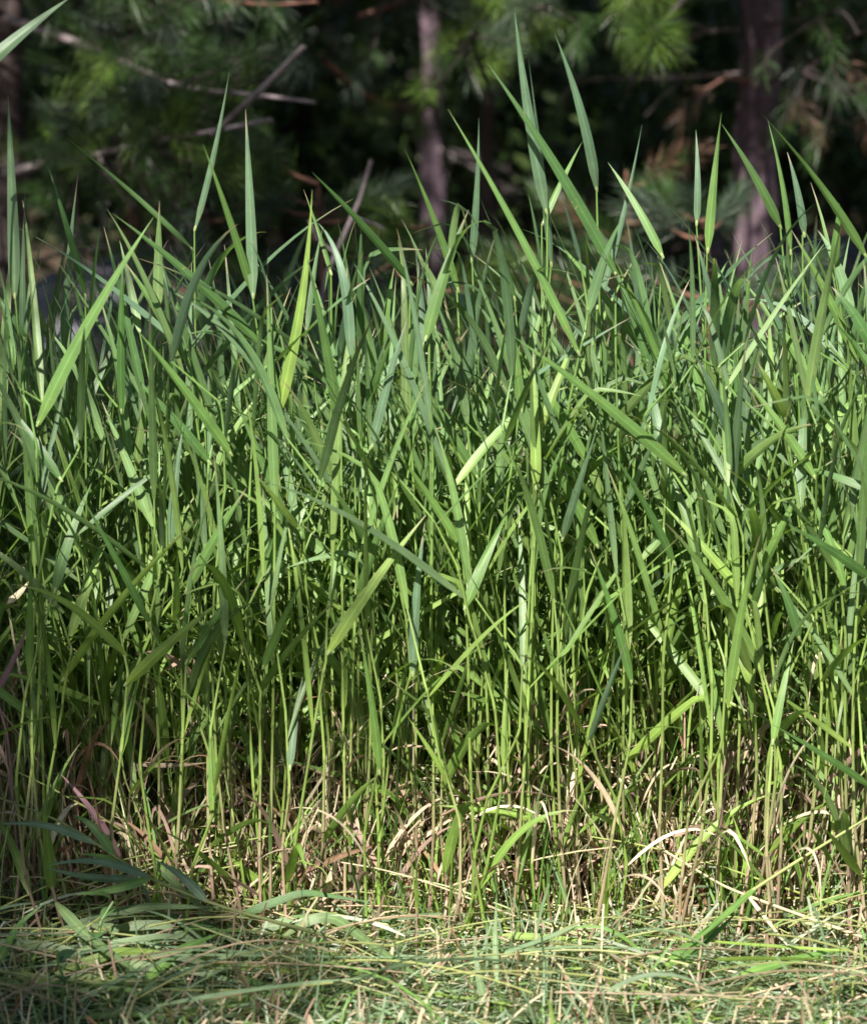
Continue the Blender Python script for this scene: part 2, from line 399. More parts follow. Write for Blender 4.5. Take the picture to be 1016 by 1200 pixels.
P_left = pine(4, 4.0, .13, 6.5, 'dark pine trunk at the edge of the wood beside the low grey limb', M_DARKBARK, 1.5, 90, seed=21, dead=3, blen=2.0)
P_right = pine(888, 4.1, .125, 7.0, 'pine with thick pinkish grey scaly trunk lit by sun near its foot', M_BARK, 1.55, 90, seed=22, lean=(.05, 0), dead=5, blen=2.0)
P_mid = pine(507, 7.0, .10, 6.5, 'slender pine with mauve sunlit trunk behind the thin dark trunk', M_BARK, 1.6, 90, seed=23, dead=4, blen=2.0)
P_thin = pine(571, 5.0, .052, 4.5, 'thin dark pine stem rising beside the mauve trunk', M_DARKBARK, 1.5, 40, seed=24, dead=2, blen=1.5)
pine(938, 13, .10, 7, 'pale slim pine trunk deep behind the thick scaly pine', M_BARK, 1.8, 32, seed=25, dead=4)

def add_shade_bough(root, z, az, sc_, ry, rx=0, v=1):
    wood, ned = BOUGHS[v]; b = bpy.data.objects.new('branch', wood); col.objects.link(b); b.parent = root
    b.location = (0, 0, z); b.scale = (sc_,) * 3; b.rotation_euler = (rx, ry, az)
    nn = bpy.data.objects.new('needles', ned); col.objects.link(nn); nn.parent = b; nn['kind'] = 'stuff'
saz = math.atan2(S.y, S.x)  # boughs added above the view, towards the sun, to shade the upper thick trunk
for z, da, k, v in ((1.55, .12, 1.0, 1), (1.5, -.25, 1.1, 0), (1.75, .3, 1.2, 1), (1.65, 0, 1.15, 2), (1.95, -.1, 1.3, 1), (1.42, .35, .8, 0)): add_shade_bough(P_right, z, saz + da, k, -.12, .2, v)
for i, (x, Y, lb) in enumerate([(-2.0, 3.4, 'unseen pine added for shade at the wood edge beyond the dark left trunk'), (2.0, 3.3, 'unseen pine added for shade at the wood edge beyond the thick scaly trunk'),
                                (-2.3, 6.2, 'unseen second row pine added for shade beyond the dark left trunk'), (2.4, 6.0, 'unseen second row pine added for shade beyond the thick scaly trunk')]):
    pine(0, Y, .14, 7.5, lb, M_DARKBARK, 1.5, 115, x=x, seed=60 + i, dead=3, blen=2.2)  # flanking pines out of view, added so their crowns darken the wood
# branches of these pines that reach towards the meadow
def pixpts(*p): return [at(*q) for q in p]
def spray(pts, n, jit, colour, L=.07, nd=100, frac=(.3, 1), dirbias=(0, 0, .2), wn=.0018):
    C = smooth_path(pts, 20); out = []
    for i in range(n):
        f = random.uniform(*frac); k = int(f * 18); d = C[k + 1] - C[k]
        off = rng.normal(0, jit, 3); c = colour[random.randrange(len(colour))]
        out.append((C[k] + off, unit(d) * .8 + rng.normal(0, .55, 3) + np.array(dirbias), dict(n=nd, L=L, axis=.11, colour=c, wn=wn)))
    return out
def grow(parent, pts, r0, r1, mat, shoots):
    o = parent.location
    b = branch_part('branch', pts, r0, r1, mat, parent, o, None)
    if shoots:
        wd = Geo(); q = Geo(); C = smooth_path(pts, 20)
        for p0, d, kw in shoots:
            i = int(np.argmin(np.linalg.norm(C - p0, axis=1))); i = max(i - 2, 0)
            wd.add(tube_geo(smooth_path([C[i], (C[i] + p0) / 2 + [0, 0, -.01], p0, p0 + unit(np.asarray(d)) * .1], 6), np.linspace(.0026, .0015, 6), ONE, 4))
            shoot(q, p0, d, **kw)
        t = wd.build('twig', M_DARKBARK, b, np.array(o)); nd = q.build('needles', M_NEEDLE, b, np.array(o)); nd['kind'] = 'stuff'
    return b
pl = pixpts((4, 205, 4.0), (60, 190, 3.4), (110, 184, 2.8), (170, 166, 2.4), (235, 158, 2.2), (320, 140, 2.1))
grow(P_left, pl, .013, .005, M_TWIG, spray(pl, 84, .07, [NG, NY, NG, NB], frac=(.5, 1)))
pl = pixpts((118, 182, 2.75), (130, 205, 2.7), (140, 225, 2.68), (156, 245, 2.66)); 
b = grow(P_left, pl, .009, .004, M_TWIG, [(at(150, 235, 2.66) , (0.1, -.1, -1), dict(n=70, L=.06, axis=.05, colour=NR, wn=.002))] * 1)
pl = pixpts((4, 20, 4.0), (120, 60, 3.0), (210, 105, 2.5), (300, 110, 2.2), (370, 120, 2.1))
grow(P_left, pl, .013, .004, M_TWIG, spray(pl, 74, .075, [NG, NY, NG, NB], frac=(.45, 1)))
pl = pixpts((4, -60, 4.0), (100, -20, 3.3), (220, -5, 2.8), (330, 10, 2.5), (372, 2, 2.4))
grow(P_left, pl, .012, .004, M_REDTWIG, spray(pl, 26, .06, [NG, NG, NB], frac=(.45, 1), dirbias=(0, 0, -.2)))
pl = pixpts((288, 122, 2.0), (322, 90, 1.97), (357, 54, 1.95)); grow(P_left, [at(250, 158, 2.17)] + pl, .007, .006, M_TWIG, None)
pl = pixpts((507, 122, 7.0), (480, 127, 5.5), (440, 118, 4.2), (405, 95, 3.5), (380, 70, 3.2)); grow(P_mid, pl, .014, .006, M_REDTWIG, spray(pl, 24, .09, [NG, NG, NY], frac=(.3, 1)))
pl = pixpts((507, -20, 7.0), (490, -5, 5), (450, 10, 3.8), (420, 20, 3.4)); grow(P_mid, pl, .014, .006, M_REDTWIG, spray(pl, 26, .10, [NG, NB], frac=(.3, 1), dirbias=(0, -.3, -.3)))
pl = pixpts((571, 30, 5.0), (590, 15, 4.0), (610, 12, 3.2), (640, 8, 2.7)); grow(P_thin, pl, .010, .005, M_DARKBARK, spray(pl, 30, .055, [NY, NG, NY, NB], L=.08, frac=(.5, 1), dirbias=(0, -.6, -.2)))
pl = pixpts((571, 60, 5.0), (560, 50, 4.0), (550, 42, 3.2), (556, 40, 2.7)); grow(P_thin, pl, .010, .005, M_DARKBARK, spray(pl, 16, .05, [NY, NG, NB], L=.08, frac=(.6, 1), dirbias=(0, -.6, -.1)))
pl = pixpts((885, -70, 4.1), (840, -40, 3.4), (790, 10, 2.8), (768, 40, 2.55)); 
grow(P_right, pl, .012, .005, M_DARKBARK, [(at(766, 44, 2.58) + rng.normal(0, .012, 3), (-.05, -1, -.1), dict(n=170, L=.095, axis=.07, colour=c, wn=.0017, spread=1.25)) for c in (NY, NG, NY)])
pl = pixpts((885, -20, 4.1), (900, -30, 3.4), (690, -10, 2.9)); grow(P_right, [at(885, -60, 4.1), at(790, -40, 3.4), at(700, -15, 2.9)], .012, .005, M_DARKBARK, spray(pixpts((790, -40, 3.4), (700, -12, 2.9)), 12, .06, [NG, NY], L=.08, frac=(.2, 1)))
pl = pixpts((880, 95, 4.1), (850, 90, 3.8), (836, 100, 3.6), (820, 108, 3.5)); grow(P_right, pl, .009, .004, M_REDTWIG, [(at(836, 100, 3.6), (-.6, 0, -.6), dict(n=40, L=.07, axis=.1, colour=NR, wn=.002))] * 1)
for q in (((892, 100, 4.1), (960, 70, 3.6), (1000, 40, 3.4), (1030, -10, 3.3)), ((892, 60, 4.1), (990, 100, 3.5), (1040, 120, 3.3)), ((960, 72, 3.6), (940, 85, 3.5), (985, 105, 3.4)),
          ((892, 30, 4.1), (960, 20, 3.5), (990, 8, 3.3), (1005, 40, 3.2))):
    pl = pixpts(*q); grow(P_right, pl, .006, .002, M_DARKBARK, spray(pl, 6, .05, [NR, NG, NG, NB], nd=40, frac=(.4, 1), dirbias=(0, 0, -.5)))

def sapling(px, Y, hgt, label, n, cols, seed, group='young pines among the grass edge'):
    x = at(px, 110, Y)[0]; root = empty('pine_sapling', (x, Y, 0)); tag(root, label, 'sapling', group)
    r = random.Random(seed); g = Geo(); C = smooth_path([[0, 0, -.03], [.02, 0, hgt * .5], [0, .01, hgt]], 14); g.add(tube_geo(C, np.linspace(.013, .004, 14), ONE, 6)); g.build('trunk', M_REDTWIG, root)
    for i in range(n):
        z = hgt * r.uniform(.25, 1); az = r.uniform(0, 6.28); l = r.uniform(.2, .42) * (1.25 - z / hgt)
        p = np.array([0, 0, z]); e = p + [math.cos(az) * l, math.sin(az) * l, l * r.uniform(.1, .5)]
        g = Geo(); g.add(tube_geo(smooth_path([p, (p + e) / 2 - [0, 0, .01], e], 6), np.linspace(.006, .003, 6), ONE, 4)); b = g.build('branch', M_REDTWIG, root)
        q = Geo()
        for j in range(3): shoot(q, p + (e - p) * (1 - j * .28), (e - p) / l + [r.uniform(-.3, .3), r.uniform(-.3, .3), .3], n=95, L=.075, axis=.1, colour=cols[r.randrange(len(cols))], wn=.002)
        q.build('needles', M_NEEDLE, b)['kind'] = 'stuff'
sapling(372, 2.3, .80, 'low young pine with yellowish needles beside the bare grey stick', 20, [NY, NG, NB], 3)
sapling(500, 2.2, .72, 'small young pine tip poking up behind the grass below the mauve trunk', 14, [NG, NY], 4)
sapling(238, 2.6, .74, 'bushy young pine below the grey forked limb', 16, [NG, NB, NR], 5)
sapling(735, 3.0, .80, 'rusty half dead young pine below the round needle tuft', 14, [NR, NG, NG], 6)
sapling(830, 2.4, .72, 'young green pine in front of the thick scaly trunk', 12, [NG, NB], 7)
# bare stick
dst = empty('dead_stick', tuple(at(352, 560, 1.95) * [1, 1, 0])); tag(dst, 'bare grey dead stick leaning up out of the grass', 'stick')
def stickpart(pts, r0, r1, name='shaft'):
    g = Geo(); C = smooth_path(pts, 12); g.add(tube_geo(C, np.linspace(r0, r1, 12), ONE, 6)); g.build(name, M_TWIG, dst, np.array(dst.location))
stickpart([np.array(dst.location)] + pixpts((375, 330, 1.97), (392, 296, 1.97), (415, 255, 1.96), (430, 225, 1.95), (435, 188, 1.94)), .009, .004)
stickpart(pixpts((415, 255, 1.96), (440, 262, 1.9), (452, 270, 1.88)), .003, .0015, 'twig')
stickpart(pixpts((392, 296, 1.97), (372, 280, 2.0), (362, 258, 2.02)), .003, .0012, 'twig')

# boulder
def boulder(px, py, Y, sx, sy, sz, label, seed):
    import bmesh
    bm = bmesh.new(); bmesh.ops.create_icosphere(bm, subdivisions=4, radius=1)
    from mathutils import noise
    for v in bm.verts:
        k = 1 + .22 * noise.noise(v.co * 1.3 + Vector((seed, 0, 0))) + .07 * noise.noise(v.co * 4 + Vector((0, seed, 0)))
        v.co = Vector((v.co.x * sx, v.co.y * sy, max(v.co.z, -.3) * sz)) * k
    me = bpy.data.meshes.new('boulder'); bm.to_mesh(me); bm.free(); me.materials.append(M_ROCK)
    for p in me.polygons: p.use_smooth = True
    o = bpy.data.objects.new('boulder', me); col.objects.link(o); x = at(px, py, Y)[0]; o.location = (x, Y, sz * .2)
    tag(o, label, 'rock')
boulder(165, 300, 6.4, .50, .4, .34, 'broad lavender grey boulder below the forked pine limb', 3.1)
boulder(960, 330, 6.4, .55, .4, .36, 'grey blue boulder beyond the grass by the thick scaly pine', 8.4)

# deep wood: more pines and leafy bushes in the shade
def leaf_mat(name):
    m, n, N, L, b, out = nodes(name)
    a = N.new('ShaderNodeAttribute'); a.attribute_name = 'tint'; L.new(a.outputs['Color'], b.inputs['Base Color'])
    b.inputs['Roughness'].default_value = .5
    tr = N.new('ShaderNodeBsdfTranslucent'); L.new(a.outputs['Color'], tr.inputs[0])
    mx = N.new('ShaderNodeMixShader'); mx.inputs[0].default_value = .3
    L.new(b.outputs[0], mx.inputs[1]); L.new(tr.outputs[0], mx.inputs[2]); L.new(mx.outputs[0], out.inputs[0]); return m
M_LEAF = leaf_mat('bush_leaf')
def bush_mesh(seed, n=2600):
    r = np.random.default_rng(seed); cl = r.normal(0, 1, (26, 3)) * [.36, .36, .26] + [0, 0, .62]
    cl[:, 2] = np.clip(cl[:, 2], .12, 1.3)
    c = cl[r.integers(0, 26, n)] + r.normal(0, .10, (n, 3)); d = unit(r.normal(size=(n, 3))); e = unit(np.cross(d, r.normal(size=(n, 3))))
    L = r.uniform(.022, .05, (n, 1)); V = np.stack([c - d * L, c + e * L * .45, c + d * L, c - e * L * .45], 1).reshape(-1, 3)
    V[:, 2] = np.maximum(V[:, 2], .03)
    base = np.array([[.04, .08, .02], [.06, .105, .022], [.035, .06, .022]])[r.integers(0, 3, n)] * r.uniform(.7, 1.3, (n, 1))
    o = mesh_obj('foliage', V, np.arange(4 * n).reshape(n, 4), M_LEAF, None, np.repeat(base, 4, axis=0), np.zeros((4 * n, 2)), False)
    g = Geo()
    for k in range(0, 26, 2): g.add(tube_geo(smooth_path([[0, 0, -.03], cl[k] * [.5, .5, .6], cl[k]], 6), np.linspace(.012, .003, 6), ONE, 4))
    s = g.build('stem', M_DARKBARK); md = (o.data, s.data); bpy.data.objects.remove(o); bpy.data.objects.remove(s); return md
BUSH = [bush_mesh(s) for s in (1, 2, 3)]
rb = random.Random(5)
for i in range(34):
    Y = rb.uniform(8, 22); px = rb.uniform(-250, 1270)
    o = empty('bush', (at(px, 110, Y)[0], Y, (Y > 14) * (Y - 14) / 120 * 2)); f, s = BUSH[i % 3]; k = rb.uniform(.9, 1.7)
    o.scale = (k, k, k * rb.uniform(.8, 1.2)); o.rotation_euler.z = rb.uniform(0, 6.28)
    for nm, d in (('foliage', f), ('stem', s)):
        c = bpy.data.objects.new(nm, d); col.objects.link(c); c.parent = o
    tag(o, '%s leafy bush in the shade deep behind %s' % ('large' if k > 1.3 else 'small', anchor(o.location.x * 3 / (Y + 3))), 'bush', 'leafy bushes deep in the wood')
for i in range(26):
    Y = rb.uniform(9, 26); px = rb.uniform(-350, 1370)
    bk = rb.choice((M_BARK, M_DARKBARK))
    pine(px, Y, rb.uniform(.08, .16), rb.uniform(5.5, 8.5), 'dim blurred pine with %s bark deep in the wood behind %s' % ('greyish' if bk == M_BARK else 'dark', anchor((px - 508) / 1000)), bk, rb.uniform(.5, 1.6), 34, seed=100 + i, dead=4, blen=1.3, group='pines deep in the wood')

for i in range(16):
    Y = rb.uniform(25, 34); px = -380 + i * 115 + rb.uniform(-40, 40)
    pine(px, Y, rb.uniform(.12, .2), rb.uniform(6, 9), 'far dim pine in the last row of the wood behind %s' % anchor((px - 508) / 1000), M_DARKBARK, .3, 46, seed=200 + i, dead=0, blen=2.0, group='pines deep in the wood')
# ------------------------------------------------------------------ reed grass: stalks traced one by one
# collar px, tip px, sideways bow px, width px, depth, tone (0 blue, 1 mid, 2 yellow, 3 deep), how much stalk goes on above the collar
T4 = [BLUE, MID, YEL, DEEP]
HERO = [
 (18, 347, 10, 112, 3, 15, .00, 0, 0, 'reed stalk whose broad upright blade stands against the dark left pine trunk'),
 (28, 468, 30, 225, 2, 10, .08, 0, 0, None),
 (-52, 112, 84, -4, 7, 19, -.12, 0, .0, 'reed stalk with a broad blade bending across the dark left pine trunk'),
 (229, 268, 269, 84, -6, 8, .10, 0, 0, 'slim reed stalk whose narrow blade reaches the needles under the grey limb'),
 (297, 347, 288, 128, 2, 14, .00, 0, 0, 'reed stalk with a tall straight blue green blade topping the bushy young pine'),
 (297, 346, 238, 168, 4, 11, .01, 1, None, None),
 (325, 489, 366, 222, -14, 16, .00, 2, .12, 'reed stalk bearing a wide pale blade with folded tip and white collar'),
 (640, 248, 603, 14, -5, 15, .02, 0, 0, 'tallest reed stalk, its upright blade crossing the thin dark pine stem'),
 (646, 310, 618, 60, 2, 10, .05, 0, 0, None),
 (699, 222, 650, 40, 10, 13, .03, 0, 0, 'tall reed stalk with one curved blade against the black gap in the wood'),
 (722, 322, 571, 74, 10, 15, -.03, 3, 0, 'reed stalk with a very long dark blade slanting across the tallest stalk'),
 (678, 414, 525, 128, 8, 11, -.02, 1, .1, 'reed stalk whose long slanting blade crosses the thin dark stem'),
 (636, 262, 682, 166, 3, 9, .16, 1, 0, None),
 (553, 305, 561, 138, -3, 11, .06, 0, 0, 'reed stalk with upright blade overlapping the thin dark pine stem'),
 (603, 350, 556, 218, 5, 10, .05, 3, 0, None),
 (499, 397, 549, 246, 6, 16, -.02, 1, .08, 'reed stalk with broad lit blade slanting right under the mauve trunk'),
 (537, 340, 473, 172, 6, 10, .04, 1, 0, 'reed stalk with slender blade tip crossing the mauve trunk foot'),
 (482, 332, 366, 202, 6, 13, .00, 3, 0, 'reed stalk with a dark blade slanting over the bare grey stick'),
 (388, 320, 356, 222, 3, 7, .06, 1, 0, None),
 (398, 498, 359, 296, 4, 14, .01, 1, .1, None),
 (423, 412, 424, 255, 2, 11, .02, 3, 0, None),
 (448, 408, 463, 308, 2, 11, .06, 1, 0, None), (497, 405, 486, 286, 3, 10, .05, 0, 0, None),
 (436, 524, 478, 372, 4, 12, -.01, 0, .1, None), (430, 484, 462, 388, 3, 10, .00, 3, .05, None),
 (611, 482, 589, 330, 3, 13, .00, 1, .1, None), (607, 474, 642, 338, 4, 12, .02, 1, None, None),
 (628, 571, 624, 408, 1, 14, -.03, 2, .12, 'reed stalk with a pale strap blade banded by shadow'),
 (634, 502, 674, 396, 3, 12, .01, 2, .1, None), (617, 492, 576, 366, 4, 13, .0, 3, .06, None),
 (802, 556, 601, 394, 10, 15, -.05, 1, .1, 'reed stalk with a long low blade slanting across many stems'),
 (659, 632, 698, 508, 3, 11, -.02, 0, .1, None), (545, 712, 606, 578, 5, 15, -.05, 1, .14, 'reed stalk with a broad pale blade low on a green stem'),
 (484, 790, 498, 612, 6, 13, -.03, 0, .14, None), (385, 765, 502, 600, 9, 16, -.06, 2, .1, 'reed stalk with a wide shining yellow green blade low in the stand'),
 (350, 620, 298, 553, 2, 9, -.02, 2, .1, None), (309, 782, 357, 676, 4, 12, -.03, 1, .1, None),
 (219, 692, 289, 572, 4, 14, -.03, 1, .1, None), (219, 776, 287, 678, 4, 10, -.04, 1, .1, None),
 (441, 652, 379, 556, 4, 12, -.01, 1, .12, None), (75, 796, 232, 608, 16, 13, -.03, 2, .1, 'reed stalk with a long arching pale blade beside purple withered blade'),
 (148, 802, 262, 702, 6, 15, -.04, 2, .1, None),
 (45, 497, 180, 255, 10, 19, -.05, 1, .08, 'reed stalk with the broadest blade of the stand, leaning right before the boulder'),
 (143, 482, 145, 296, 2, 11, .00, 3, .04, None), (222, 427, 146, 306, 5, 14, .02, 1, .06, None),
 (271, 532, 159, 384, 6, 14, -.02, 1, .1, None), (305, 403, 132, 250, 12, 13, -.03, 3, 0, 'reed stalk with a long dark arching blade in front of the boulder'),
 (226, 292, 74, 158, 6, 7, .34, 3, 0, None), (246, 542, 154, 438, 6, 13, .0, 3, .1, None), (101, 347, 58, 198, 4, 11, .06, 3, 0, None),
 (30, 398, -14, 330, 3, 11, .0, 3, 0, None), (72, 562, -4, 456, 4, 13, -.04, 3, .1, None), (65, 692, 108, 566, 6, 15, -.05, 3, .08, None),
 (176, 732, 94, 578, 5, 10, -.04, 3, .1, None), (851, 436, 814, 276, 3, 12, .01, 0, .05, None), (858, 516, 815, 416, 3, 13, .0, 0, .08, None),
 (920, 491, 887, 424, 2, 14, -.01, 2, .08, None), (864, 452, 881, 292, 2, 12, .0, 1, .03, None), (872, 698, 774, 588, 4, 12, -.04, 2, .12, None),
 (914, 266, 845, 145, 5, 12, .04, 1, 0, 'reed stalk whose blade slants over the sunlit thick pine trunk'), (829, 294, 845, 132, 3, 12, .03, 1, 0, 'reed stalk with upright blade just beside the thick pine trunk'),
 (816, 262, 815, 152, 2, 9, .25, 0, 0, None), (1014, 300, 891, 132, 10, 12, .0, 1, 0, 'reed stalk with a long blade arching over the far side of the thick trunk'),
 (942, 275, 922, 178, 3, 10, .05, 0, 0, None), (926, 296, 899, 140, 6, 8, .07, 1, 0, None), (976, 312, 983, 238, 1, 12, .03, 1, 0, None),
 (962, 462, 868, 326, 6, 12, .0, 1, .05, None), (932, 424, 857, 272, 5, 12, .02, 0, .05, None), (1004, 424, 926, 268, 5, 12, .0, 1, .05, None),
 (1022, 408, 974, 336, 6, 16, -.05, 3, 0, None), (1024, 436, 974, 374, 4, 12, -.04, 3, 0, None), (1020, 678, 922, 614, 5, 13, -.05, 3, .1, None),
 (1022, 575, 932, 544, 4, 11, -.04, 3, .1, None), (893, 666, 936, 576, 4, 12, -.02, 1, .1, None), (880, 716, 906, 640, 2, 10, -.02, 1, .1, None),
 (936, 748, 904, 666, 6, 13, -.04, 3, .08, None), (881, 802, 855, 750, 3, 14, -.03, 2, .12, None), (1020, 922, 903, 848, 5, 10, -.08, 3, .2, None),
 (864, 612, 860, 388, 2, 12, -.02, 3, .06, None), (786, 470, 718, 300, 8, 11, .02, 1, .06, None), (760, 430, 712, 296, 5, 11, .04, 3, .04, None),
 (843, 560, 770, 300, 10, 12, .02, 1, .05, None), (752, 416, 733, 250, 4, 9, .06, 0, 0, None), (776, 300, 712, 190, 5, 11, .06, 1, 0, None),
 (760, 420, 640, 270, 8, 10, .07, 1, 0, None), (700, 360, 752, 146, -6, 8, .10, 0, 0, None), (240, 470, 175, 275, 8, 12, .04, 3, 0, None),
 (170, 470, 122, 265, 4, 12, .05, 3, 0, None), (75, 420, 92, 205, 4, 11, .12, 0, 0, None), (345, 640, 270, 455, 6, 13, -.01, 3, .06, None),
 (540, 640, 450, 510, 6, 12, -.01, 1, .08, None), (700, 640, 620, 500, 6, 14, -.02, 1, .06, None), (560, 560, 470, 420, 6, 12, .01, 3, .06, None),
 (690, 545, 600, 400, 6, 13, .0, 1, .06, None), (790, 660, 710, 520, 8, 12, -.02, 3, .08, None), (955, 560, 860, 430, 6, 12, -.02, 1, .08, None),
 (990, 690, 940, 560, 5, 11, -.03, 1, .08, None), (740, 800, 690, 640, 6, 12, -.04, 3, .12, None), (445, 905, 420, 730, 5, 11, -.05, 1, .16, None),
 (530, 922, 478, 840, 3, 8, -.06, 2, .2, None), (340, 900, 356, 790, 4, 11, -.05, 0, .18, None), (250, 960, 246, 830, 2, 11, -.06, 1, .2, None),
 (690, 870, 735, 750, 4, 11, -.05, 0, .16, None), (590, 900, 596, 770, 3, 8, -.05, 2, .2, None), (822, 916, 818, 810, 1, 7, -.07, 2, .2, None),
 (905, 870, 930, 750, 4, 11, -.06, 1, .16, None), (420, 700, 470, 560, 5, 12, -.03, 1, .1, None), (200, 640, 215, 500, 3, 12, -.02, 0, .1, None),
]
INDIV = 0
def tone(c):
    c = np.asarray(c)
    return 'bluish' if c[2] > .42 * c[1] else 'yellowish' if c[0] > .62 * c[1] else 'dark' if c[1] < .17 else 'fresh green'
def stalk_label(x, H, c, slant):
    return '%s %s reed stalk, top blade %s, in front of %s' % ('tall' if H > .56 else 'short' if H < .46 else 'middling', tone(c), {'left': 'slanting left', 'right': 'slanting right', 'up': 'upright'}[slant], anchor(x))
def add_leaf(root, o, C, W, wd, c, tip, dry, c_=3, fold=None):
    g = Geo(); g.add(blade_geo(C, W, wd, c, fold if fold is not None else random.uniform(.1, .45), tipc=tip, c=c_)); return g.build('leaf', M_DRY if dry else M_BLADE, root, o)
def new_stalk(g0, label, group):
    global INDIV
    INDIV += 1
    r = empty('reed_grass_stalk', tuple(g0)); tag(r, label, 'reed grass', group); return r
last = None
for (bx, by, tx, ty, bow, wp, Y, tone_i, above, label) in HERO:
    Y -= .12 if (above is not None and above >= .08) else .06
    base = at(bx, by, Y); dY = random.uniform(-.06, .05)
    tip = at(tx, ty, Y + dY); n = 18; s = np.linspace(0, 1, n)[:, None]
    perp = np.array([-(ty - by), 0, -(tx - bx)], float); perp = perp / (np.linalg.norm(perp) + 1e-9)
    if perp[2] < 0: perp = -perp
    ctrl = (base + tip) / 2 + perp * bow * 1.1 * mpp(Y) + np.array([0, -.012, 0])
    C = base * (1 - s) ** 2 + ctrl * 2 * s * (1 - s) + tip * s ** 2
    T = unit(np.gradient(C, axis=0)); W0 = unit(np.cross(T, np.array([0, -1., 0]))); N0 = np.cross(T, W0)
    yaw = random.gauss(0, .28) + s[:, 0] * random.gauss(.0, .5); W = W0 * np.cos(yaw)[:, None] + N0 * np.sin(yaw)[:, None]
    if above is None and last is not None: root, gpt = last            # a second blade from the same collar
    else:
        lx = (bx - tx) * mpp(Y) * .35
        gpt = np.array([base[0] + lx * random.uniform(.2, 1) + random.gauss(0, .02), Y + random.uniform(-.01, .05), 0])
        if label: root = new_stalk(gpt, label, None)
        else: root = new_stalk(gpt, stalk_label(gpt[0], base[2] + above, T4[tone_i], 'up' if abs(tx - bx) < 35 else 'left' if tx < bx else 'right').replace('top blade', 'broad blade'), 'reed stalks in the front of the stand')
        top = base + np.array([random.gauss(-.02, .02), random.uniform(0, .03), 1.0]) * [1, 1, 0] + np.array([0, 0, above + .004])
        k = max(4, int(14 * min(1, base[2] + .2)))
        A_ = stem_line(gpt - [0, 0, .01], base, k + 2); SC = A_
        if above > 0.02: SC = np.concatenate([A_, stem_line(base, top, 6)[1:]])
        g = Geo(); g.add(tube_geo(*stem_parts(SC, .0018, .0011), 6)); g.build('stem', M_BLADE, root, gpt)
        last = (root, gpt)
        # more blades on the same stalk, below and above the traced one
        low = A_[A_[:, 2] < base[2] - .08]
        if len(low) > 4:
            for q in leaf_set(low, max(2, int(low[-1][2] / .13)), -.05, .08): add_leaf(root, gpt, *q)
        if above > 0.02:
            for q in leaf_set(SC, 3, -.08, base[2] + .03): add_leaf(root, gpt, *q)
    tint = T4[tone_i] * random.uniform(.9, 1.15); tint = tint * .8 + leaf_colour(base[2]) * .2
    tipc = TAN * .8 if random.random() < .3 else None
    add_leaf(root, gpt, C, W, wp * .92 * mpp(Y), tint, tipc, False, 5, random.uniform(.12, .35))
    # pale collar where the blade leaves the sheath
    g = Geo(); d = unit(C[1] - C[0]); g.add(tube_geo(np.stack([C[0] - d * .003, C[0] + d * .001, C[0] + d * .004]), [.0016, .0021, .0012], np.array([.34, .42, .18]), 5))
    g.build('collar', M_BLADE, root, gpt)

# ------------------------------------------------------------------ reed grass: the rest of the front of the stand
def stand_height(x, Y):
    # the stand is a little taller towards its sides and back
    return random.gauss(.468, .065) + .05 * abs(x) + .02 * min(Y, 1)
def rand_stalk(x, Y, H=None):
    H = H or max(.25, stand_height(x, Y)); gpt = np.array([x, Y, 0.0])
    top = gpt + [random.gauss(-.035, .05), random.gauss(0, .04), H]
    C = stem_line(gpt - [0, 0, .01], top, 12)
    return gpt, C, leaf_set(C, random.randint(6, 9), random.gauss(-.12, .2), random.uniform(.05, .12))
N_IND = 300
pos = []
while len(pos) < N_IND - INDIV:
    x = random.uniform(-.62, .62); Y = abs(random.gauss(0, .10)) + random.uniform(-.02, .05) - (random.random() < .12) * random.uniform(.04, .13)
    if all((x - a) ** 2 + (Y - b) ** 2 > .018 ** 2 for a, b in pos): pos.append((x, Y))
for x, Y in pos:
    gpt, C, LS = rand_stalk(x, Y, random.uniform(.18, .4) if Y < -.03 else None); t = LS[-1][0]; dx = t[-1][0] - t[0][0]
    root = new_stalk(gpt, stalk_label(x, C[-1][2], LS[-1][3], 'up' if abs(dx) < .045 else 'left' if dx < 0 else 'right'), 'reed stalks in the front of the stand')
    g = Geo(); g.add(tube_geo(*stem_parts(C, .0017, .0010), 5)); g.build('stem', M_BLADE, root, gpt)
    for q in LS: add_leaf(root, gpt, *q)

# the mass of stalks further back
def thicket(name, n, y0, y1, xm, label, hmul=1):
    G1 = Geo(); G2 = Geo()
    for i in range(n):
        Y = y0 + (y1 - y0) * random.random() ** 1.2; x = random.uniform(-1, 1) * (xm + .18 * Y)
        gpt, C, LS = rand_stalk(x, Y, max(.2, stand_height(x, Y)) * hmul * random.uniform(.85, 1.03))
        G1.add(tube_geo(C[::2], np.linspace(.0017, .0010, len(C[::2])), stem_colours(C[::2]), 4))
        for (a, b, wd, c, tip, dry) in LS: (G2 if dry else G1).add(blade_geo(a, b, wd, c, random.uniform(.1, .45), tipc=tip))
    o = empty(name, (0, (y0 + y1) / 2, 0)); tag(o, label, 'grass', kind='stuff')
    for nm, gg, mt in (('green_blades', G1, M_BLADE), ('dry_blades', G2, M_DRY)): gg.build(nm, mt, o, np.array(o.location))['kind'] = 'stuff'
thicket('reed_grass_thicket', 820, .08, 1.1, .70, 'mass of tall green reed grass filling the stand behind the front stalks')

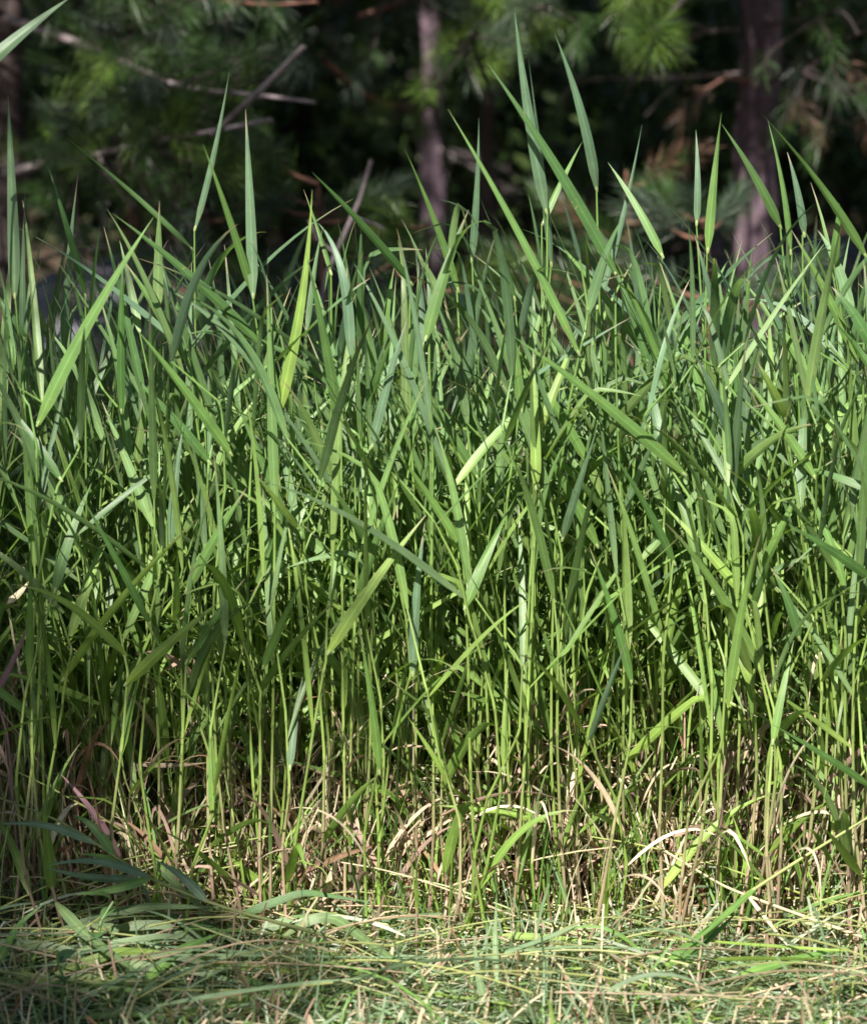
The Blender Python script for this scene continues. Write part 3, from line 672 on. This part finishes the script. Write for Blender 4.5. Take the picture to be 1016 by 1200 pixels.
# ------------------------------------------------------------------ undergrowth: dry straw at the foot of the stand
def dry_stalk(root_name, x, Y, label, group):
    hgt = .08 + .2 * random.random() ** 1.5; gpt = np.array([x, Y, 0]); c = dry_colour()
    hue = ['tan', 'pinkish', 'straw pale', 'rusty'][int(np.argmin([np.linalg.norm(unit(q) - unit(c)) for q in (TAN, PINK, STRAW, RUST)]))]
    label = '%s %s withered stalk at the reed feet in front of %s' % ('tall' if hgt > .16 else 'short', hue, anchor(x))
    root = empty(root_name, tuple(gpt)); tag(root, label, 'dry grass', group)
    C = stem_line(gpt - [0, 0, .01], gpt + [random.gauss(0, .05), random.gauss(0, .03), hgt], 8)
    g = Geo(); g.add(tube_geo(C, np.linspace(.0019, .0011, 8), c, 5)); g.build('stem', M_DRY, root, gpt)
    for i in range(random.randint(1, 3)):
        p = C[random.randint(2, 7)]
        a, b = free_leaf(p, random.uniform(0, 6.28), random.uniform(.3, 1.2), random.uniform(.06, .16), 0, random.uniform(.3, 2.2), random.gauss(0, 1.5), random.gauss(0, 1))
        add_leaf(root, gpt, a, b, random.uniform(.004, .008), dry_colour(), None, True)
for i in range(190):
    dry_stalk('dry_grass_stalk', random.uniform(-.6, .6), random.uniform(-.07, .14), 'short withered tan or reddish stalk at the foot of the green reeds', 'withered stalks at the foot of the stand')

def special(name, base, tip, bow, wp, colour, label, cat, Y, mat=M_DRY, grd=True, mid=None):
    a = at(*base, Y); b = at(*tip, Y - .02); n = 16; s = np.linspace(0, 1, n)[:, None]
    c = at(*mid, Y - .03) if mid else (a + b) / 2
    if mid: C = a * (1 - s) ** 2 + (2 * c - (a + b) / 2) * 2 * s * (1 - s) + b * s ** 2
    else:
        perp = np.array([-(tip[1] - base[1]), 0, -(tip[0] - base[0])], float); perp /= np.linalg.norm(perp)
        C = a * (1 - s) + b * s + perp * bow * mpp(Y) * np.sin(s * math.pi)
    T = unit(np.gradient(C, axis=0)); W = unit(np.cross(T, np.array([0, -1., .3])))
    gpt = np.array([a[0] + .01, Y + .01, 0]); root = empty(name, tuple(gpt)); tag(root, label, cat)
    g = Geo(); g.add(blade_geo(C, W, wp * mpp(Y), colour, .25, c=5)); g.build('leaf', mat, root, gpt)
    st = stem_line(gpt - [0, 0, .01], a, 8); g = Geo(); g.add(tube_geo(st, .0017, np.asarray(colour) * .9, 5)); g.build('stem', mat, root, gpt)
special('withered_reed_stalk', (-6, 815), (36, 724), 3, 8, PURP, 'withered stalk with a purple pink blade below white leaflets', 'reed grass', -.08)
special('withered_reed_stalk', (141, 1003), (68, 903), 5, 9, PURP * 1.15, 'withered stalk with a pink blade leaning over the shaded cut grass', 'reed grass', -.09)
special('withered_reed_stalk', (990, 852), (946, 840), 0, 8, STRAW * .9, 'withered stalk with a pale blade curled into a hook', 'reed grass', -.05, mid=(962, 766))
special('withered_reed_stalk', (372, 1075), (400, 985), 2, 12, STRAW * 1.15, 'bleached white stub of a broad dead blade', 'reed grass', -.06)
special('withered_reed_stalk', (160, 895), (248, 893), 3, 6, TAN * .7, 'stalk with a dull brown blade lying level between green stems', 'reed grass', -.03)
special('withered_reed_stalk', (880, 1065), (858, 955), 5, 9, YEL * 1.2, 'yellow green stalk with brown curled tip beside a crossed pair of blades', 'reed grass', -.09)
special('reed_grass_stalk', (644, 962), (512, 944), 3, 11, YEL * 1.1, 'reed stalk with a bright blade held level low among the stems', 'reed grass', -.09, M_BLADE)
special('reed_grass_stalk', (318, 1050), (262, 1000), 2, 13, YEL, 'short reed stalk with a stout lit blade pointing up left near bleached stub', 'reed grass', -.08, M_BLADE)
special('reed_grass_stalk', (160, 1030), (50, 1016), -5, 10, BLUE, 'bent reed stalk whose dark blade points level over the shaded cut grass', 'reed grass', -.16, M_BLADE)
special('white_leaflet', (10, 706), (36, 679), 2, 8, STRAW * 1.3, 'pair of small bleached white leaflets on a thin stalk', 'leaflet', -.04)

# litter on the ground below the stand
def lying(n, xr, yr, zr, lr, wr, colf, G, flat=.22, prof=None, dirx=.0):
    for i in range(n):
        L = random.uniform(*lr); az = random.gauss(0, .55) + (0 if random.random() < .5 else math.pi) if random.random() < dirx else random.uniform(0, 6.28)
        x, Y = random.uniform(*xr), random.uniform(*yr)
        if dirx and math.sin(x * 17 + 2 * math.sin(Y * 13)) * math.sin(Y * 21 + x * 5) > .45 and random.random() < .7: continue
        z = zr[0] + (zr[1] - zr[0]) * random.random() ** 1.6
        k = 7; s = np.linspace(-.5, .5, k); tl = random.gauss(0, flat); b = random.gauss(0, .25)
        C = np.stack([x + L * (s * math.cos(az) - b * s * s * math.sin(az)), Y + L * (s * math.sin(az) + b * s * s * math.cos(az)),
                      z + L * s * math.sin(tl) - L * abs(random.gauss(0, .16)) * (s * s * 4 - .3) * .3], 1)
        C[:, 2] = np.maximum(C[:, 2], .003 + .004 * random.random())
        a = random.gauss(0, .7); W = np.tile(np.array([-math.sin(az) * math.cos(a), math.cos(az) * math.cos(a), math.sin(a)]), (k, 1))
        G.add(blade_geo(C, W, random.uniform(*wr), colf(), random.uniform(.1, .5), prof=prof or random.choice(('leaf', 'cut'))))
G = Geo(); lying(2600, (-.8, .8), (-.08, 1.3), (.002, .07), (.04, .16), (.003, .007), dry_colour, G, .35)
for i in range(1300):                                      # old broken straw standing between the stems
    p = np.array([random.uniform(-.7, .7), -.06 + .5 * random.random() ** 1.4, -.005])
    C, W = free_leaf(p, random.uniform(0, 6.28), random.uniform(0, .45), .05 + .15 * random.random() ** 1.5, 0, random.uniform(0, 1.2), random.gauss(0, 1), random.gauss(0, 1), 8)
    G.add(blade_geo(C, W, random.uniform(.002, .005), dry_colour(), .4))
tag(G.build('dry_straw_litter', M_DRY), 'brown and tan straw litter on the soil under the reeds', 'straw', kind='stuff')

# short soft green undergrowth filling the gaps low in the stand
G = Geo()
for i in range(1900):
    x = random.uniform(-.75, .75); Y = -.13 + .85 * random.random() ** 1.2; p = np.array([x, Y, 0.])
    for j in range(2):
        C, W = free_leaf(p, random.uniform(0, 6.28), random.uniform(.05, .5), random.uniform(.1, .48) * (1 if Y > 0 else .45), 0, random.uniform(0, .9), random.gauss(0, 1), random.gauss(0, .6), 7)
        G.add(blade_geo(C, W, random.uniform(.002, .0045), (YEL if random.random() < .35 else MID if random.random() < .65 else STRAW * .8) * random.uniform(.8, 1.25), .25))
tag(G.build('fine_grass', M_BLADE), 'fine short grass growing between the reed stems', 'grass', kind='stuff')

# ------------------------------------------------------------------ mown grass in the foreground
CUTG = lambda: (np.array([.17, .25, .14]) if random.random() < .6 else MID if random.random() < .35 else YEL * .9 if random.random() < .25 else np.array([.38, .43, .33])) * random.uniform(.75, 1.25)
CUTM = lambda: CUTG() if random.random() < .8 else (dry_colour() * .5 + STRAW * .6)
G = Geo(); lying(12500, (-.85, .85), (-.85, -.02), (.002, .02), (.015, .09), (.0012, .0036), CUTM, G, .4, dirx=.25)
tag(G.build('mown_grass', M_BLADE), 'matted mown grass clippings covering the ground before the stand', 'clippings', kind='stuff')
G = Geo()
for i in range(2600):                                      # cut stubble standing in the clippings
    x = random.uniform(-.8, .8); Y = random.uniform(-.8, .03); hgt = random.uniform(.02, .075) + .05 * random.random() ** 3; p = np.array([x, Y, -.005])
    C, W = free_leaf(p, random.uniform(0, 6.28), random.uniform(0, .8), hgt, 0, random.uniform(0, .5), random.gauss(0, .5), random.gauss(0, 1), 5)
    G.add(blade_geo(C, W, random.uniform(.002, .0045), CUTM() if random.random() < .6 else dry_colour(), .3, prof='cut'))
tag(G.build('grass_stubble', M_BLADE), 'short pale stubble standing among the clippings', 'stubble', kind='stuff')
for i in range(190):
    g = Geo(); x = random.uniform(-.6, .6); Y = -.03 - .45 * random.random(); stemy = random.random() < .45
    L = random.uniform(.10, .32); az = random.gauss(.0, .6) + (math.pi if random.random() < .5 else 0); k = 10; s = np.linspace(-.5, .5, k); b = random.gauss(0, .2)
    z = random.uniform(.015, .035) + .02 * min(1, -Y / .4); hump = random.uniform(-.01, .03)
    C = np.stack([L * (s * math.cos(az) - b * s * s * math.sin(az)), L * (s * math.sin(az) + b * s * s * math.cos(az)), z + L * s * random.gauss(0, .10) + hump * (1 - 4 * s * s)], 1)
    C[:, 2] = np.maximum(C[:, 2], .006)
    if stemy: g.add(tube_geo(C, np.linspace(.0013, .0008, k), (np.array([.34, .36, .14]) if random.random() < .7 else TAN) * random.uniform(.7, 1.2), 5))
    else:
        a = random.gauss(0, .6); g.add(blade_geo(C, np.tile(np.array([-math.sin(az) * math.cos(a), math.cos(az) * math.cos(a), math.sin(a)]), (k, 1)), random.uniform(.0025, .0065), CUTG(), random.uniform(.1, .4)))
    o = g.build('straw_clipping' if stemy else 'grass_clipping', M_BLADE); o.location = (x, Y, 0)
    where = 'beside the shaded heap' if x < -.28 else 'near the arched blade' if x < -.02 else 'near the upright cut blades' if x < .2 else 'near the wide propped blade'
    tag(o, '%s %s cut %s lying %s' % ('long' if L > .21 else 'short', 'curved' if abs(b) > .2 else 'straight', 'thin stem' if stemy else 'flat blade', where) + (' close to the standing reeds' if Y > -.2 else ' out on the clippings'), 'cut grass', 'cut stems on the clippings' if stemy else 'cut blades on the clippings')

def cutblade(pts, wp, colour, label, c=5, nd=-.3, group=None):
    P = [at(*q) for q in pts]; C = smooth_path(P, 20)
    for _ in range(2): C[1:-1] = (C[:-2] + 2 * C[1:-1] + C[2:]) / 4
    C[:, 2] = np.maximum(C[:, 2], .008)
    T = unit(np.gradient(C, axis=0)); W = unit(np.cross(T, np.array([0, -1., nd * -2])))
    o = C[0] * [1, 1, 0]; g = Geo(); g.add(blade_geo(C, W, wp * mpp(pts[0][2]), colour, .3, c=c)); ob = g.build('grass_clipping', M_BLADE, None, o); ob.location = o
    tag(ob, label, 'cut grass', group)
GREY_G = np.array([.135, .205, .085])
cutblade([(780, 1132, -.33), (825, 1095, -.28), (872, 1052, -.24)], 15, MID * 1.1, 'wide cut blade propped up slanting towards the yellow stalk with brown tip')
cutblade([(795, 1128, -.32), (832, 1100, -.27), (868, 1064, -.23)], 9, DEEP, 'dark cut blade lying just under the wide propped blade')
cutblade([(868, 1142, -.36), (930, 1124, -.33), (1000, 1108, -.30)], 11, MID * 1.2, 'long bright cut blade lying flat beyond a crossed pair')
cutblade([(588, 1096, -.2), (640, 1098, -.2), (705, 1104, -.2)], 9, YEL, 'straight yellow green cut blade lying level before the stems')
cutblade([(332, 1098, -.22), (360, 1076, -.2), (388, 1070, -.2), (425, 1100, -.26), (510, 1158, -.4)], 13, GREY_G, 'wide cut blade bent into an arch beside the bleached stub')
cutblade([(-8, 1142, -.3), (20, 1085, -.24), (58, 1054, -.22)], 10, MID, 'cut blade curving up from the shaded heap')
cutblade([(66, 1058, -.22), (100, 1095, -.28), (178, 1152, -.38)], 13, GREY_G, 'broad blade drooping from the shaded heap towards the ground')
cutblade([(180, 1008, -.12), (215, 1045, -.16), (250, 1072, -.2)], 11, GREY_G, 'short blade pointing down into the shaded heap edge')
cutblade([(573, 1200, -.4), (560, 1140, -.36), (555, 1092, -.34)], 11, GREY_G, 'upright cut blade standing in the clippings')
cutblade([(582, 1150, -.34), (580, 1100, -.31), (582, 1045, -.29)], 8, GREY_G * 1.1, 'narrow upright blade standing behind the other upright cut blade')

# small broad-leaved weeds
def weed(px, py, Y, nl, size, label, colour):
    g0 = at(px, py, Y) * [1, 1, 0]; root = empty('broadleaf_weed', tuple(g0)); tag(root, label, 'weed')
    g = Geo(); C = stem_line(np.zeros(3) - [0, 0, .01], np.array([.01, 0, .05 + size]), 6); g.add(tube_geo(C, .0018, MID, 5)); g.build('stem', M_BLADE, root)
    for i in range(nl):
        p = C[1 + i % 5]; az = i * 2.4; n = 9; s = np.linspace(0, 1, n); L = size * random.uniform(.8, 1.3)
        th = .7 + s * 1.1; d = np.stack([np.sin(th) * math.cos(az), np.sin(th) * math.sin(az), np.cos(th)], 1)
        Cc = p + np.cumsum(d, axis=0) * L / n; Wd = np.tile(np.array([-math.sin(az), math.cos(az), 0]), (n, 1)); k = np.linspace(-1, 1, 5)
        wd = np.sin(np.clip(s * .93 + .07, 0, 1) * math.pi) ** .7 * L * .3 * (1 + .18 * np.sin(s * 25))
        V = Cc[:, None] + Wd[:, None] * (wd[:, None] * k)[..., None] + np.array([0, 0, 1.]) * (np.abs(k)[None, :, None] * wd[:, None, None] * .25)
        gg = Geo(); gg.add((V.reshape(-1, 3), grid_faces(n, 5), np.tile(colour * random.uniform(.8, 1.2), (n * 5, 1)), np.stack([np.tile((k + 1) / 2, n), np.repeat(s, 5)], 1))); gg.build('leaf', M_BLADE, root)
weed(125, 1100, -.24, 6, .032, 'broad-leaved weed in the shaded heap of cut grass', np.array([.09, .17, .06]))
weed(60, 1190, -.40, 4, .03, 'dark broad-leaved weed half buried in shaded clippings', np.array([.05, .11, .05]))
weed(240, 1060, -.1, 8, .035, 'little leafy weed at the foot of the stand by the stout lit blade', np.array([.10, .18, .05]))
weed(820, 1040, -.05, 10, .035, 'little lit leafy weed between bright stems at the stand foot', np.array([.14, .24, .06]))

def fallen(pts, leaves, wcol, label):
    P = [at(*q) for q in pts]; C = smooth_path(P, 18); C[:, 2] = np.maximum(C[:, 2], .006); o = C[-1] * [1, 1, 0]
    root = empty('fallen_reed_stalk', tuple(o)); tag(root, label, 'reed grass')
    g = Geo(); g.add(tube_geo(C, np.linspace(.0013, .0021, 18), wcol, 6)); g.build('stem', M_BLADE, root, o)
    for (f, tx, ty, dy, wp, cc, bow) in leaves:
        p = C[int(f * 17)]; e = at(tx, ty, p[1] + dy); n = 14; q = np.linspace(0, 1, n)[:, None]
        CC = p * (1 - q) + e * q + np.array([0, 0, 1.]) * bow * np.sin(q * math.pi)
        T = unit(np.gradient(CC, axis=0)); W = unit(np.cross(T, np.array([0, -1., .9])))
        g = Geo(); g.add(blade_geo(CC, W, wp * mpp(p[1]), cc, .25, c=5)); g.build('leaf', M_BLADE, root, o)
fallen([(0, 935, -.2), (80, 965, -.18), (165, 1025, -.2), (250, 1060, -.24), (380, 1096, -.3)],
       [(.5, 55, 1014, 0, 11, BLUE, .012), (.52, 85, 1048, -.02, 12, MID, -.004), (.4, 85, 955, .02, 12, DEEP, .01), (.3, -5, 966, 0, 11, BLUE, .01), (.45, 92, 1000, .02, 9, MID, .004), (.7, 182, 1008, .03, 12, BLUE, .006)],
       np.array([.20, .24, .09]), 'fallen leafy reed stalk slanting down over the shaded heap')
fallen([(1018, 957, -.2), (940, 1005, -.22), (868, 1052, -.24)], [(.9, 782, 1130, -.09, 8, MID, .0)], np.array([.36, .40, .14]), 'yellow green cut stem leaning up to the wide propped blade')
fallen([(770, 992, -.12), (850, 1040, -.17), (920, 1066, -.2), (1010, 1098, -.24)], [(.5, 930, 1118, -.06, 5, STRAW, .0)], STRAW * .9, 'long bleached straw crossing behind the wide propped blade')
fallen([(0, 1146, -.34), (80, 1150, -.35), (190, 1156, -.36)], [(.3, 60, 1168, -.02, 9, YEL, .004), (.6, 190, 1176, -.02, 9, MID, .004)], YEL, 'flat leafy reed stalk lying along the shaded heap')
for i in range(26):                                        # heap of cut leafy reeds at the shaded end
    x0 = random.uniform(-40, 300); y0 = random.uniform(1085, 1200); L = random.uniform(90, 220); a = random.gauss(.12, .3)
    Yd = -.16 - (y0 - 1085) / 115 * .26; hz = random.uniform(-22, 4)
    pts = [(x0, y0 + hz, Yd), (x0 + L * .5 * math.cos(a), y0 + L * .5 * math.sin(a) + hz - random.uniform(0, 14), Yd), (x0 + L * math.cos(a), y0 + L * math.sin(a) * .8, Yd - .03)]
    tn = random.randrange(4); near = ['under the fallen leafy stalk', 'beside the broad-leaved weed', 'below the drooping broad blade', 'towards the arched blade'][min(3, max(0, int(x0 / 80)))]
    cutblade(pts, random.uniform(7, 14), (GREY_G if tn == 0 else T4[tn]) * random.uniform(.8, 1.2), ('%s %s cut blade in the shaded heap ' + near + ', %s') % ('long' if L > 150 else 'short', ['greyish', 'mid green', 'yellowish', 'dark'][tn], 'pointing down' if a > .12 else 'lying level'), group='cut blades in the shaded heap')
for i in range(30):                                        # long cut stems propped against the foot of the stand
    x = random.uniform(-.5, .55); g = Geo(); L = random.uniform(.18, .45); az = random.gauss(0, .35) + (math.pi if random.random() < .5 else 0); k = 9; q = np.linspace(-.5, .5, k)
    C = np.stack([L * q * math.cos(az), L * q * math.sin(az) * .5, .036 + L * (q + .5) * abs(random.gauss(.04, .16)) + .01 * np.sin(q * 5)], 1); pale = random.random() < .5
    g.add(tube_geo(C, np.linspace(.0016, .0009, k), (STRAW if pale else np.array([.36, .42, .13])) * random.uniform(.7, 1.1), 5))
    o = g.build('straw_clipping', M_BLADE); o.location = (x, random.uniform(-.16, -.05), -.03)
    tag(o, '%s %s cut stem leaning on the reed feet in front of %s' % ('long' if L > .3 else 'short', 'pale' if pale else 'green', anchor(x)), 'cut grass', 'cut stems leaning on the stand')

# unseen pines added behind the viewer to shade both ends of the stand
Sn = np.array(S)
def shades_middle(p0, p1):
    for f in np.linspace(.1, 1.1, 8):
        p = p0 + (p1 - p0) * f; t = (p[1] + .05) / Sn[1]
        q = p - Sn * t
        if .0 < q[2] < 1.3 and -.80 < q[0] < .72: return True
        gq = p - Sn * (p[2] / Sn[2])                       # where its shadow meets the ground
        if -1.2 < gq[1] < .3 and -.58 < gq[0] < .95: return True
    return False
def shade_pine(x, Y, label, seed, n=120):
    r = random.Random(seed); root = pine(0, Y, .16, 7.5, label, M_BARK, 6.0, 6, x=x, seed=seed, dead=0, blen=1, group='unseen pines added for shade')
    for i in range(n):
        z = r.uniform(1.6, 4.5); az = r.uniform(0, 6.28); sc_ = r.uniform(1.0, 1.7); ry = r.uniform(-.2, .15)
        p0 = np.array([x, Y, z]); p1 = p0 + np.array([math.cos(az), math.sin(az), -math.sin(ry)]) * sc_ * 1.2
        if shades_middle(p0, p1): continue  # boughs left off where they would darken the middle of the stand
        wood, ned = BOUGHS[r.randrange(4)]; b = bpy.data.objects.new('branch', wood); col.objects.link(b); b.parent = root
        b.location = (0, 0, z); b.scale = (sc_,) * 3; b.rotation_euler = (r.uniform(-.3, .3), ry, az)
        nn = bpy.data.objects.new('needles', ned); col.objects.link(nn); nn.parent = b; nn['kind'] = 'stuff'
shade_pine(-2.05, -2.9, 'unseen pine added behind the viewer to shade the boulder end of the stand', 301, 420)
shade_pine(.55, -3.6, 'unseen pine added behind the viewer to shade the thick pine end', 302)
